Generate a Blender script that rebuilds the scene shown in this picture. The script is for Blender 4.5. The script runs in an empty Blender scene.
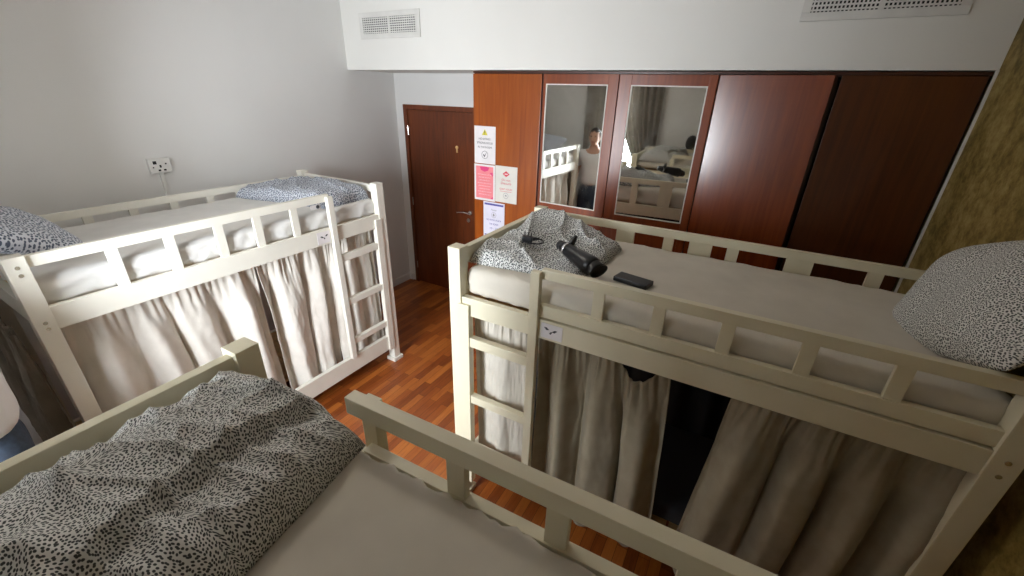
import bpy, bmesh, math, random
from mathutils import Vector, Matrix, noise
C = bpy.context.scene.collection
random.seed(4)

# ------------------------------------------------------------------ camera numbers and room numbers (metres)
CAM_F, YAW, PITCH, ROLL, EYE = 415.9, 0.5061, 0.4374, 0.0294, 2.3486
XL, XR, YW, YD, YB, ZS, ZC = -3.772, 0.960, 3.273, 3.907, -0.62, 2.519, 3.25
BL, BW, PP = 2.08, 1.0, 0.07            # bunk bed length, width, post section

# ------------------------------------------------------------------ materials
def new_mat(name):
    m = bpy.data.materials.new(name); m.use_nodes = True
    nt = m.node_tree; b = nt.nodes['Principled BSDF']
    return m, nt, b
def lk(nt, a, b): nt.links.new(a, b)
def ramp(nt, fac, stops):
    r = nt.nodes.new('ShaderNodeValToRGB'); e = r.color_ramp.elements
    while len(e) < len(stops): e.new(0.5)
    for i, (p, c) in enumerate(stops):
        e[i].position = p; e[i].color = (*c, 1)
    lk(nt, fac, r.inputs[0]); return r.outputs[0]
def coords(nt, scale=(1, 1, 1), kind='Object', rot=(0, 0, 0)):
    t = nt.nodes.new('ShaderNodeTexCoord'); m = nt.nodes.new('ShaderNodeMapping')
    m.inputs['Scale'].default_value = scale; m.inputs['Rotation'].default_value = rot
    lk(nt, t.outputs[kind], m.inputs[0]); return m.outputs[0]
def noise_tex(nt, vec, scale, detail=3, rough=.55, dist=0):
    n = nt.nodes.new('ShaderNodeTexNoise'); n.inputs['Scale'].default_value = scale
    n.inputs['Detail'].default_value = detail; n.inputs['Roughness'].default_value = rough
    n.inputs['Distortion'].default_value = dist
    lk(nt, vec, n.inputs['Vector']); return n.outputs['Fac']
def bump(nt, b, h, strength=.2, dist=.01):
    n = nt.nodes.new('ShaderNodeBump'); n.inputs['Strength'].default_value = strength
    n.inputs['Distance'].default_value = dist
    lk(nt, h, n.inputs['Height']); lk(nt, n.outputs[0], b.inputs['Normal'])
def plain(name, col, rough=.5, metal=0, var=.06, scale=8, bmp=0, bscale=60, spec=.5, coat=0):
    m, nt, b = new_mat(name)
    v = coords(nt); f = noise_tex(nt, v, scale)
    c0 = tuple(max(0, x*(1-var)) for x in col); c1 = tuple(min(1, x*(1+var)) for x in col)
    lk(nt, ramp(nt, f, [(.3, c0), (.7, c1)]), b.inputs['Base Color'])
    b.inputs['Roughness'].default_value = rough; b.inputs['Metallic'].default_value = metal
    b.inputs['Specular IOR Level'].default_value = spec; b.inputs['Coat Weight'].default_value = coat
    if bmp: bump(nt, b, noise_tex(nt, v, bscale), bmp, .004)
    return m
def wood(name, dark, light, rough=.3, axis='Z', scale=1.0, coat=.3):
    m, nt, b = new_mat(name)
    s = {'Z': (14, 14, .8), 'Y': (14, .8, 14), 'X': (.8, 14, 14)}[axis]
    v = coords(nt, tuple(x*scale for x in s)); f = noise_tex(nt, v, 2.2, 6, .6, .6)
    v2 = coords(nt, (1.3, 1.3, .5)); g = noise_tex(nt, v2, 1.5, 2)
    mx = nt.nodes.new('ShaderNodeMath'); mx.operation = 'MULTIPLY_ADD'; mx.inputs[1].default_value = .35
    lk(nt, g, mx.inputs[0]); ad = nt.nodes.new('ShaderNodeMath'); ad.operation = 'MULTIPLY'; ad.inputs[1].default_value = .65
    lk(nt, f, ad.inputs[0]); lk(nt, ad.outputs[0], mx.inputs[2])
    lk(nt, ramp(nt, mx.outputs[0], [(.32, dark), (.68, light)]), b.inputs['Base Color'])
    b.inputs['Roughness'].default_value = rough; b.inputs['Coat Weight'].default_value = coat; b.inputs['Coat Roughness'].default_value = .22
    bump(nt, b, f, .05, .003)
    return m
M = {}
M['paint'] = plain('cream_paint', (.74, .69, .52), .38, var=.035, scale=5, bmp=.06, bscale=25)
M['paint_daylit'] = plain('cream_paint_daylit', (.80, .78, .70), .38, var=.035, scale=5, bmp=.06, bscale=25)  # same cream paint, whitened to put the daylight into the colour
M['wall'] = plain('white_wall_paint', (.74, .735, .72), .75, var=.02, scale=1.5, bmp=.05, bscale=90)
M['bulkhead'] = plain('white_bulkhead_paint', (.80, .79, .755), .7, var=.025, scale=1.2, bmp=.04, bscale=70)
M['ceiling'] = plain('ceiling_paint', (.80, .80, .78), .8, var=.02)
M['white_plastic'] = plain('white_plastic', (.74, .73, .70), .35)
M['black_plastic'] = plain('black_plastic', (.012, .012, .014), .32, var=.2)
M['black_hole'] = plain('black_recess', (.008, .008, .008), .8)
M['vent_paint'] = plain('vent_paint', (.70, .69, .66), .5)
M['sheet'] = plain('white_bed_sheet', (.645, .60, .52), .85, var=.05, scale=6, bmp=.12, bscale=30)
M['sheet_white'] = plain('cool_white_bed_sheet', (.70, .69, .67), .85, var=.05, scale=6, bmp=.12, bscale=30)
M['plywood'] = plain('plywood_slats', (.62, .40, .17), .6, var=.2, scale=14)
M['chrome'] = plain('brushed_steel', (.75, .74, .72), .25, metal=1)
M['silver'] = plain('silver_band', (.7, .7, .72), .25, metal=1)
M['paper'] = plain('white_paper', (.78, .75, .76), .6)
M['paper_grey'] = plain('grey_white_paper', (.70, .68, .63), .6)
M['paper_lilac'] = plain('lilac_paper', (.74, .72, .84), .6)
M['pink'] = plain('pink_ink', (.83, .24, .27), .6)
M['magenta'] = plain('magenta_ink', (.72, .05, .20), .6)
M['red_ink'] = plain('red_ink', (.62, .05, .08), .6)
M['blue_ink'] = plain('blue_ink', (.10, .09, .36), .6)
M['black_ink'] = plain('black_ink', (.05, .05, .06), .6)
M['grey_ink'] = plain('grey_ink', (.30, .29, .31), .6)
M['yellow_ink'] = plain('yellow_ink', (.66, .58, .04), .6)
M['pale_pink'] = plain('pale_pink_ink', (.90, .62, .62), .6)
M['skin'] = plain('skin', (.52, .30, .21), .5, var=.05)
M['hair'] = plain('dark_hair', (.02, .015, .012), .5, var=.3, scale=60)
M['shirt'] = plain('pale_cotton_shirt', (.70, .69, .69), .85, var=.04, bmp=.1)
M['denim'] = plain('blue_denim', (.028, .042, .068), .85, var=.25, scale=60)
M['shoe'] = plain('dark_shoe', (.03, .03, .035), .6)
M['eye'] = plain('eye', (.03, .02, .015), .2)
M['lip'] = plain('lip', (.42, .18, .15), .5)
M['soft_black'] = plain('dark_metal', (.02, .02, .022), .4)
M['door_wood'] = wood('door_wood', (.075, .016, .004), (.19, .044, .009), .36, coat=.12)
M['robe_wood'] = wood('wardrobe_wood', (.22, .042, .004), (.40, .098, .010), .3, coat=.15)
M['robe_red'] = wood('red_brown_veneer', (.14, .022, .003), (.26, .050, .007), .24, coat=1)
M['robe_brown'] = wood('dark_brown_wood', (.055, .014, .003), (.115, .030, .005), .3)  # wardrobe wood with a darker base colour, for the right-hand door
M['robe_dark'] = wood('wardrobe_frame_wood', (.035, .009, .004), (.08, .02, .007), .35)
M['frame_wood'] = wood('mirror_frame_wood', (.15, .026, .006), (.27, .058, .010), .34, coat=.12)
M['bunk_shadow'] = plain('bunk_shadow_black', (.03, .03, .035), .9)  # near-black colour painting the shadow inside the lower bunk

def linen(name, a, b_, trans=0):
    m, nt, b = new_mat(name)
    v = coords(nt); f = noise_tex(nt, v, 9, 4)
    lk(nt, ramp(nt, f, [(.3, a), (.7, b_)]), b.inputs['Base Color'])
    b.inputs['Roughness'].default_value = .9; b.inputs['Sheen Weight'].default_value = .1
    v2 = coords(nt, (60, 60, 220)); h = noise_tex(nt, v2, 3, 2)
    bump(nt, b, h, .15, .003)
    if trans:
        t = nt.nodes.new('ShaderNodeBsdfTranslucent'); t.inputs[0].default_value = (*b_, 1)
        mx = nt.nodes.new('ShaderNodeMixShader'); mx.inputs[0].default_value = trans
        lk(nt, b.outputs[0], mx.inputs[1]); lk(nt, t.outputs[0], mx.inputs[2])
        lk(nt, mx.outputs[0], nt.nodes['Material Output'].inputs[0])
    return m
M['linen'] = linen('beige_linen', (.29, .25, .175), (.37, .325, .235))
M['linen_pale'] = linen('pale_linen', (.56, .52, .45), (.66, .62, .54))
M['linen_lit'] = linen('beige_linen_lit', (.64, .60, .54), (.74, .70, .64))  # beige linen again, with bright window light put into the colour
M['drape'] = linen('grey_brown_drape', (.27, .25, .22), (.37, .34, .30), .25)
M['drape_brown'] = linen('dark_brown_drape', (.15, .125, .09), (.22, .185, .14))

def dotted(name, base, dot, scale=62, thr=.36, stretch=(1, 1, 1)):
    """cloth with irregular dark dots, drawn from the cloth's own UVs (in metres)"""
    m, nt, b = new_mat(name)
    v = coords(nt, stretch, 'UV')
    nz = nt.nodes.new('ShaderNodeTexNoise'); nz.inputs['Scale'].default_value = 9; lk(nt, v, nz.inputs['Vector'])
    mxv = nt.nodes.new('ShaderNodeMixRGB'); mxv.blend_type = 'ADD'; mxv.inputs[0].default_value = .03
    lk(nt, v, mxv.inputs[1]); lk(nt, nz.outputs['Color'], mxv.inputs[2])
    vo = nt.nodes.new('ShaderNodeTexVoronoi'); vo.voronoi_dimensions = '2D'; vo.inputs['Scale'].default_value = scale
    vo.inputs['Randomness'].default_value = .72
    lk(nt, mxv.outputs[0], vo.inputs['Vector'])
    lk(nt, ramp(nt, vo.outputs['Distance'], [(thr-.05, dot), (thr+.05, base)]), b.inputs['Base Color'])
    b.inputs['Roughness'].default_value = .88
    return m
M['dots'] = dotted('black_dotted_cotton', (.72, .72, .69), (.05, .055, .055), 140, .35, (1, 1.35, 1))
M['dots_blue'] = dotted('blue_grey_dotted_cotton', (.60, .63, .69), (.09, .11, .16), 72, .36, (1, 1.2, 1))
M['dots_fine'] = dotted('grey_dotted_cotton', (.70, .71, .69), (.06, .065, .07), 88, .36, (1, 1.2, 1))

def yellow_wall():
    m, nt, b = new_mat('ochre_textured_wall'); v = coords(nt)
    f = noise_tex(nt, v, 3.2, 8, .68, .4); g = noise_tex(nt, v, 17, 5, .7)
    mm = nt.nodes.new('ShaderNodeMath'); mm.operation = 'MULTIPLY_ADD'; mm.inputs[1].default_value = .5
    h = nt.nodes.new('ShaderNodeMath'); h.operation = 'MULTIPLY'; h.inputs[1].default_value = .5
    lk(nt, g, h.inputs[0]); lk(nt, f, mm.inputs[0]); lk(nt, h.outputs[0], mm.inputs[2])
    lk(nt, ramp(nt, mm.outputs[0], [(.40, (.13, .085, .012)), (.5, (.28, .195, .05)), (.60, (.42, .32, .12))]), b.inputs['Base Color'])
    b.inputs['Roughness'].default_value = .6; bump(nt, b, mm.outputs[0], .2, .01)
    return m
M['ochre'] = yellow_wall()

def floor_mat():
    m, nt, b = new_mat('red_brown_parquet')
    v = coords(nt, (1, 1, 1), 'Object', (0, 0, math.pi/2))
    br = nt.nodes.new('ShaderNodeTexBrick'); lk(nt, v, br.inputs['Vector'])
    br.inputs['Scale'].default_value = 1; br.inputs['Brick Width'].default_value = .42; br.inputs['Row Height'].default_value = .062
    br.inputs['Mortar Size'].default_value = .0012; br.inputs['Mortar Smooth'].default_value = .3
    br.inputs['Color1'].default_value = (0, 0, 0, 1); br.inputs['Color2'].default_value = (1, 1, 1, 1); br.inputs['Mortar'].default_value = (.0, .0, .0, 1)
    br.offset_frequency = 2; br.offset = .37
    f = noise_tex(nt, coords(nt, (26, 2.2, 1)), 2.4, 6, .65, .5)
    a = nt.nodes.new('ShaderNodeMath'); a.operation = 'MULTIPLY_ADD'; a.inputs[1].default_value = .45
    h = nt.nodes.new('ShaderNodeMath'); h.operation = 'MULTIPLY'; h.inputs[1].default_value = .6
    lk(nt, f, h.inputs[0]); lk(nt, br.outputs['Color'], a.inputs[0]); lk(nt, h.outputs[0], a.inputs[2])
    col = ramp(nt, a.outputs[0], [(.15, (.12, .024, .005)), (.5, (.31, .078, .014)), (.85, (.52, .17, .03))])
    dk = nt.nodes.new('ShaderNodeMixRGB'); dk.blend_type = 'MIX'; dk.inputs[2].default_value = (.04, .01, .004, 1)
    lk(nt, br.outputs['Fac'], dk.inputs[0]); lk(nt, col, dk.inputs[1]); lk(nt, dk.outputs[0], b.inputs['Base Color'])
    b.inputs['Roughness'].default_value = .34; b.inputs['Coat Weight'].default_value = .2
    bump(nt, b, f, .04, .002)
    return m
M['floor'] = floor_mat()

def mirror_mat():
    m, nt, b = new_mat('old_mirror_glass')
    b.inputs['Metallic'].default_value = 1
    v = coords(nt); f = noise_tex(nt, v, 4, 5, .6, 1.2)
    lk(nt, ramp(nt, f, [(.3, (.74, .75, .72)), (.75, (.84, .85, .82))]), b.inputs['Base Color'])
    lk(nt, ramp(nt, f, [(.45, (.015,)*3), (.8, (.10,)*3)]), b.inputs['Roughness'])
    return m
M['mirror'] = mirror_mat()
def pane_mat():
    m, nt, b = new_mat('window_pane'); nt.nodes.remove(b)
    t = nt.nodes.new('ShaderNodeBsdfTransparent'); g = nt.nodes.new('ShaderNodeBsdfGlossy'); g.inputs['Roughness'].default_value = .02
    fr = nt.nodes.new('ShaderNodeFresnel'); fr.inputs[0].default_value = 1.45
    mx = nt.nodes.new('ShaderNodeMixShader'); lk(nt, fr.outputs[0], mx.inputs[0]); lk(nt, t.outputs[0], mx.inputs[1]); lk(nt, g.outputs[0], mx.inputs[2])
    lk(nt, mx.outputs[0], nt.nodes['Material Output'].inputs[0]); return m
M['pane'] = pane_mat()

# ------------------------------------------------------------------ object helpers
def link_mesh(name, me, mat, parent=None):
    o = bpy.data.objects.new(name, me); C.objects.link(o)
    if mat is not None and not me.materials: me.materials.append(mat)
    if parent is not None: o.parent = parent
    return o
def finish(name, bm, mat, parent=None, smooth=False, loc=None):
    bmesh.ops.recalc_face_normals(bm, faces=bm.faces)
    if loc is not None: bmesh.ops.translate(bm, verts=bm.verts, vec=-Vector(loc))
    me = bpy.data.meshes.new(name); bm.to_mesh(me); bm.free()
    if smooth:
        for p in me.polygons: p.use_smooth = True
    o = link_mesh(name, me, mat, parent)
    if loc is not None: o.location = loc
    return o
def add_box(bm, a, b, bev=.003):
    lo = [min(x, y) for x, y in zip(a, b)]; hi = [max(x, y) for x, y in zip(a, b)]
    r = bmesh.ops.create_cube(bm, size=1)
    for v in r['verts']:
        v.co = Vector([(lo[i]+hi[i])/2 + v.co[i]*(hi[i]-lo[i]) for i in range(3)])
    if bev:
        es = set(); [es.update(v.link_edges) for v in r['verts']]
        bmesh.ops.bevel(bm, geom=list(es), offset=bev, segments=2, affect='EDGES', profile=.7)
def box(name, a, b, mat, parent=None, bev=.003, loc=None):
    bm = bmesh.new(); add_box(bm, a, b, bev); return finish(name, bm, mat, parent, loc=loc)
def tag(o, label, cat, group=None, kind=None):
    o['label'] = label; o['category'] = cat
    if group: o['group'] = group
    if kind: o['kind'] = kind
    return o
def struct(o):
    o['kind'] = 'structure'; return o
def empty(name, loc, rz=0):
    o = bpy.data.objects.new(name, None); C.objects.link(o); o.location = loc; o.rotation_euler = (0, 0, rz); o.empty_display_size = .1
    return o
def cyl(bm, p0, p1, r0, r1=None, seg=16):
    p0, p1 = Vector(p0), Vector(p1); d = p1-p0
    m = Matrix.Translation((p0+p1)/2) @ d.to_track_quat('Z', 'Y').to_matrix().to_4x4()
    bmesh.ops.create_cone(bm, cap_ends=True, segments=seg, radius1=r0, radius2=r0 if r1 is None else r1, depth=d.length, matrix=m)
def soft_box(bm, a, b, r, n=(40, 20, 5)):
    """rounded box of many small faces"""
    lo, hi = Vector(a), Vector(b); c = (lo+hi)/2; h = (hi-lo)/2; vs = {}
    def vert(i, j, k):
        key = (i, j, k)
        if key not in vs:
            p = Vector([(2*q/nn-1)*hh for q, nn, hh in zip(key, n, h)])
            core = Vector([max(-(hh-r), min(hh-r, x)) for x, hh in zip(p, h)]); d = p-core
            if d.length > r*1e-3: p = core + d.normalized()*min(r, d.length if d.length < r*.999 else r) if max(abs(x) for x in d) >= r*.98 else p
            vs[key] = bm.verts.new(c+p)
        return vs[key]
    for ax in range(3):
        u, w = [q for q in range(3) if q != ax]
        for side in (0, n[ax]):
            for i in range(n[u]):
                for j in range(n[w]):
                    def key(di, dj):
                        k = [0]*3; k[ax] = side; k[u] = i+di; k[w] = j+dj; return tuple(k)
                    bm.faces.new([vert(*key(0, 0)), vert(*key(1, 0)), vert(*key(1, 1)), vert(*key(0, 1))])

# ------------------------------------------------------------------ bed frames of reference (u along, v across, z up)
class Frame:
    def __init__(s, k, x, y, r): s.k, s.x, s.y, s.r = k, x, y, r
    def loc(s, u, v, z):
        return Vector({'B': (u, v, z), 'A': (-v, -u, z), 'C': (u, -v, z)}[s.k])
    def world(s, u, v, z):
        return Matrix.Rotation(s.r, 3, 'Z') @ s.loc(u, v, z) + Vector((s.x, s.y, 0))
FB = Frame('B', -1.1942, 1.5021, .0049)
FA = Frame('A', -2.5594, 2.4272, -.0121)
FC = Frame('C', -1.2358, .5486, .0336)

def make_bed(F, label, paint, zp, guard, main, low, back, back_u, bal_u, stile, g_start, headboard, far_rail, sticker_u=None, gv=(.015, .048)):
    root = empty('bunk_bed', (F.x, F.y, 0), F.r)
    tag(root, label, 'bunk bed', 'painted wooden bunk beds in the room')
    mp = M[paint]
    def P(name, a, b, mat=None, bev=.003, parent=None):
        return box(name, F.loc(*a), F.loc(*b), mat or mp, parent or root, bev)
    posts = []
    for u in (0, BL-PP):
        for v in (0, BW-PP):
            posts.append(P('post', (u, v, .02), (u+PP, v+PP, zp), bev=.004))
            P('foot_block', (u-.018, v-.018, 0), (u+PP+.018, v+PP+.018, .035), bev=.004)
    # screw caps on the post at the foot end
    for zz in ((1.345, 1.40) if F.k == 'B' else (1.335, 1.365, 1.595, 1.63)):
        bm = bmesh.new(); q = F.loc(BL-.035, -.0005, zz); q2 = F.loc(BL-.035, -.003, zz); cyl(bm, q, q2, .008)
        finish('screw_cap', bm, M['chrome'], posts[2])
    g0, g1 = guard; m0, m1 = main
    P('guard_rail', (g_start, gv[0], g0), (BL-PP+.004, gv[1], g1))
    bal_bottom = m1
    if low:
        P('lower_guard_rail', (stile[1]-.005, gv[0], low[0]), (BL-PP+.004, gv[1]-.004, low[1])); bal_bottom = low[1]
    for u in bal_u:
        P('baluster', (u, gv[0]+.006, bal_bottom-.004), (u+.048, gv[1]-.008, g0+.004), bev=.002)
    P('side_rail', (PP, .008, m0), (BL-PP, .042, m1))
    lv = .008 if F.k == 'A' else .16
    P('lower_side_rail', (PP-.01, lv, .15), (BL-PP+.01, lv+.034, .295))
    # ladder
    P('ladder_stile', (stile[0], -.012, .29), (stile[1], .022, zp-.022))
    P('ladder_stile', (PP-.012, -.008, .15), (PP+.05, .034, m1-.035))
    for a, b in ((1.145, 1.20), (.775, .825), (.41, .46)):
        P('ladder_rung', (PP+.045, -.002, a), (stile[0]+.004, .034, b), bev=.004)
    # back
    P('guard_rail', (PP-.02, BW-.05, back[0]), (BL-PP+.02, BW-.018, back[1]))
    P('side_rail', (PP, BW-.05, m0), (BL-PP, BW-.018, m1)); P('lower_side_rail', (PP, BW-.05, .15), (BL-PP, BW-.018, .295))
    for u0, u1 in back_u:
        P('baluster', (u0, BW-.044, m1-.004), (u1, BW-.024, back[0]+.004), bev=.002)
    # ends
    if headboard: P('headboard', (.018, PP-.02, 1.22), (.05, BW-PP+.02, headboard))
    else:
        P('end_rail', (.018, PP-.02, far_rail[0]), (.052, BW-PP+.02, far_rail[1]))
        P('end_rail', (.018, PP-.02, m0), (.052, BW-PP+.02, m1))
    P('end_rail', (BL-.052, PP-.02, m0), (BL-.018, BW-PP+.02, m1))
    for u in (.018, BL-.052): P('lower_end_rail', (u, PP-.02, .15), (u+.034, BW-PP+.02, .295))
    # platforms
    for zz, nm in ((m1-.040, 'slat_platform'), (.27, 'lower_slat_platform')):
        bm = bmesh.new(); n = 15
        for i in range(n):
            u = .055+(BL-.11)*i/n; w = (BL-.11)/n-.012
            add_box(bm, F.loc(u, .044 if nm == 'slat_platform' else .20, zz), F.loc(u+w, BW-.052, zz+.018), .002)
        finish(nm, bm, M['plywood'], root)
    if sticker_u is not None:
        s = P('sticker', (sticker_u, .0062, m0+.012), (sticker_u+.105, .0085, m1-.012), M['paper'], .0)
        s['label'] = 'white sticker with a small dark mark'
        uc, zc = sticker_u+.05, (m0+m1)/2
        for du, dz, w in ((-.022, .012, .013), (.018, .006, .013), (0, -.006, .008)):
            bm = bmesh.new(); sg = -1 if du < 0 else 1
            pts = [(uc+du-w, zc+dz+(.006 if sg < 0 else -.004)), (uc+du, zc+dz-.007), (uc+du+w, zc+dz+(-.004 if sg < 0 else .006)), (uc+du, zc+dz+.007)]
            f1 = [bm.verts.new(F.loc(a, .0050, b)) for a, b in pts]; f0 = [bm.verts.new(F.loc(a, .0066, b)) for a, b in pts]
            bm.faces.new(f1); bm.faces.new(f0)
            for i in range(4): bm.faces.new([f1[i], f1[(i+1) % 4], f0[(i+1) % 4], f0[i]])
            finish('mark', bm, M['black_ink'], s)
    return root

make_bed(FA, 'white wooden bunk bed along the white left wall, ladder towards the brown door', 'paint_daylit', 1.675,
         (1.618, 1.668), (1.318, 1.428), None, (1.585, 1.632),
         [(u-.025, u+.025) for u in (1.78, 1.54, 1.306, 1.069, .832, .609, .36)],
         [1.706, 1.467, 1.222, 1.0, .752], (.487, .532), .50, None, (1.60, 1.655), .545)
make_bed(FB, 'cream wooden bunk bed in front of the wardrobe, hair dryer lying on top', 'paint', 1.675,
         (1.617, 1.662), (1.322, 1.422), (1.43, 1.49), (1.615, 1.66),
         [(.30, .36), (.555, .665), (.835, .892), (.977, 1.097), (1.172, 1.231), (1.453, 1.573), (1.794, 1.856)],
         [.735, .979, 1.223, 1.474, 1.723], (.456, .50), .497, None, (1.575, 1.655), .515)
make_bed(FC, 'nearest cream wooden bunk bed, solid headboard and dotted duvet on top', 'paint', 1.654,
         (1.632, 1.680), (1.36, 1.46), (1.465, 1.522), (1.62, 1.665),
         [(u-.03, u+.03) for u in (.3, .6, .9, 1.2, 1.5, 1.8)],
         [.797, 1.036, 1.28, 1.525, 1.765], (.498, .545), .508, 1.637, None, None, (.036, .070))

# ------------------------------------------------------------------ soft things
def fbm(p, s, seed=0): return noise.noise(Vector(p)*s + Vector((seed*7.3, seed*3.1, seed*1.7)))
def ridge(p, ang, freq, seed):
    a = p[0]*math.cos(ang)+p[1]*math.sin(ang); b = -p[0]*math.sin(ang)+p[1]*math.cos(ang)
    w = a*freq + 1.3*noise.noise(Vector((a*2.2, b*1.6, seed))) + .5*noise.noise(Vector((a*6, b*4, seed+9)))
    return (1-abs(math.sin(w*math.pi)))**2.2 - .3
def place(F, bm, name, mat, ctr, smooth=True, uv=True):
    """bm holds u,v,z; turn it into world axes about a centre"""
    w = F.world(*ctr)
    for v in bm.verts: v.co = F.world(*v.co)
    return finish(name, bm, mat, None, smooth, loc=w)

def mattress(F, label, u0, u1, v0, v1, z0, z1, seed, mat='sheet'):
    bm = bmesh.new(); soft_box(bm, (u0, v0, z0), (u1, v1, z1), .045, (70, 34, 8))
    for v in bm.verts:
        p = v.co; q = Vector((p.x, p.y, p.z)); top = max(0, min(1, (p.z-z0)/(z1-z0)))
        d = .006*fbm(q, 3, seed)+.004*fbm(q, 9, seed)
        side = 1-top
        pk = .015*ridge((q.x+q.y, q.z*2.2), .5, 9, seed)*(1 if top < .93 else .25)
        n = Vector((0, 0, 1)) if top > .93 else Vector((0, -1 if q.y < (v0+v1)/2 else 1, 0))
        if v0+.03 < q.y < v1-.03 and top <= .93: n = Vector((-1 if q.x < (u0+u1)/2 else 1, 0, 0))
        if p.z > z0+.01: v.co += n*(d+pk)
    o = place(F, bm, 'mattress', M[mat], ((u0+u1)/2, (v0+v1)/2, z0))
    return tag(o, label, 'mattress', 'sheeted top bunk mattresses')
mattress(FA, 'white sheeted mattress on the top bunk beside the white left wall', .05, 2.03, .046, .94, 1.41, 1.552, 1, 'sheet_white')
mattress(FB, 'off-white sheeted mattress under the hair dryer and dark phone', .058, 2.045, .052, .925, 1.41, 1.564, 2)
mattress(FC, 'beige-white sheeted mattress of the nearest bunk at the bottom edge', .055, 2.02, .075, .94, 1.47, 1.555, 3)

def duvet(F, name, label, cat, quad, z0, hfun, mat, seed, nx=90, ny=80, folds=((.6, 6, .02),), edge=.10, group=None, uvrot=0, wob=.02, pw=.5):
    """a piled cloth: closed mesh over a four-cornered footprint (corner order: u-,v- / u+,v- / u+,v+ / u-,v+)"""
    bm = bmesh.new(); uvl = bm.loops.layers.uv.new('UVMap')
    q = [Vector(c) for c in quad]
    W = ((q[1]-q[0]).length+(q[2]-q[3]).length)/2; H = ((q[3]-q[0]).length+(q[2]-q[1]).length)/2
    def foot(s, t): return q[0]*(1-s)*(1-t)+q[1]*s*(1-t)+q[2]*s*t+q[3]*(1-s)*t
    top, bot, uvs = {}, {}, {}
    for i in range(nx+1):
        for j in range(ny+1):
            s, t = i/nx, j/ny
            # crowd the grid towards the border so the rolled edge is round
            s = s+.0*math.sin(2*math.pi*s); p = foot(s, t)
            wx = Vector((fbm((p.x, p.y, 0), 4, seed), fbm((p.x, p.y, 5), 4, seed)))*wob
            d = min(s*W, (1-s)*W, t*H, (1-t)*H)
            ds = min(s*W, (1-s)*W); dt = min(t*H, (1-t)*H)
            e = 1-max(0, 1-ds/edge)**2; e2 = 1-max(0, 1-dt/edge)**2
            e = max(0, e*e2)**pw
            h = hfun(s, t)
            f = sum(a*ridge((p.x, p.y), ang, fr, seed+k*5) for k, (ang, fr, a) in enumerate(folds))
            f += .012*fbm((p.x, p.y, 0), 5, seed)+.006*fbm((p.x, p.y, 3), 13, seed)
            z = z0+(h+f*min(1, d/.05))*e
            top[i, j] = bm.verts.new((p.x+wx.x, p.y+wx.y, max(z, z0+.004*e)))
            uvs[top[i, j]] = (s*W, t*H)
            if 0 < i < nx and 0 < j < ny:
                bot[i, j] = bm.verts.new((p.x+wx.x*.9, p.y+wx.y*.9, z0)); uvs[bot[i, j]] = (s*W, t*H)
            else: bot[i, j] = top[i, j]
    # unroll the cloth so the print keeps its scale over the folds
    U, V = {}, {}; ci, cj = nx//2, ny//2
    for j in range(ny+1):
        U[ci, j] = 0
        for i in range(ci+1, nx+1): U[i, j] = U[i-1, j]+(top[i, j].co-top[i-1, j].co).length
        for i in range(ci-1, -1, -1): U[i, j] = U[i+1, j]-(top[i, j].co-top[i+1, j].co).length
    for i in range(nx+1):
        V[i, cj] = 0
        for j in range(cj+1, ny+1): V[i, j] = V[i, j-1]+(top[i, j].co-top[i, j-1].co).length
        for j in range(cj-1, -1, -1): V[i, j] = V[i, j+1]-(top[i, j].co-top[i, j+1].co).length
    for k, vv in top.items(): uvs[vv] = (U[k]+2, V[k]+2)
    for i in range(nx):
        for j in range(ny):
            for g in (top, bot):
                vs = []
                for k in ((i, j), (i+1, j), (i+1, j+1), (i, j+1)):
                    if g[k] not in vs: vs.append(g[k])
                try: f = bm.faces.new(vs)
                except ValueError: continue
                for l in f.loops: l[uvl].uv = uvs[l.vert]
    c = sum(q, Vector((0, 0)))/4
    o = place(F, bm, name, mat, (c.x, c.y, z0))
    return tag(o, label, cat, group)
sm = lambda a, b, x: (lambda t: t*t*(3-2*t))(max(0, min(1, (x-a)/(b-a))))
duvet(FC, 'duvet', 'black and white dotted duvet on the nearest bunk beside its headboard', 'duvet',
      [(.07, .07), (.565, .08), (.665, .93), (.07, .93)], 1.556, lambda s, t: .085+.052*sm(.0, .35, s)+.02*(1-t)*s-.045*sm(.76, .83, s+.12*math.sin(t*5)), M['dots'], 11,
      150, 180, ((1.75, 5.5, .020), (1.3, 9, .014), (2.3, 6.5, .010), (.6, 5, .010)), .09, 'dotted duvets')
duvet(FB, 'duvet', 'grey dotted duvet heaped on the bunk in front of the mirrors', 'duvet',
      [(.035, .12), (.60, .165), (.66, .74), (.05, .915)], 1.563,
      lambda s, t: .07+.075*sm(.35, 1, t)*(1-sm(.55, 1, s)*.75)+.02*math.sin(s*5+1), M['dots_fine'], 23,
      110, 110, ((.5, 5, .022), (1.9, 6, .014), (2.6, 3.5, .014)), .08, 'dotted duvets')
folded = duvet(FA, 'duvet', 'blue-grey dotted duvet folded flat on the far end of the white bunk', 'duvet',
      [(.08, .085), (.50, .085), (.66, .92), (.08, .92)], 1.551, lambda s, t: .105+.012*math.sin(t*4)-.02*s, M['dots_blue'], 31,
      80, 100, ((.2, 5, .016), (1.4, 7, .012)), .05, 'dotted duvets')

inv = Matrix.Translation(-folded.location)
bm = bmesh.new(); add_box(bm, FA.world(.545, .064, 1.568), FA.world(.625, .058, 1.600), .002); bmesh.ops.transform(bm, matrix=inv, verts=bm.verts)
tg = finish('cloth_tag', bm, M['paper'], folded); tg['label'] = 'white cloth tag with a dark round mark'
bm = bmesh.new(); c = FA.world(.57, .056, 1.584); cyl(bm, c+Vector((-.002, 0, 0)), c+Vector((.002, 0, 0)), .013, None, 18); bmesh.ops.transform(bm, matrix=inv, verts=bm.verts)
finish('round_mark', bm, M['black_ink'], tg)

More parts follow.
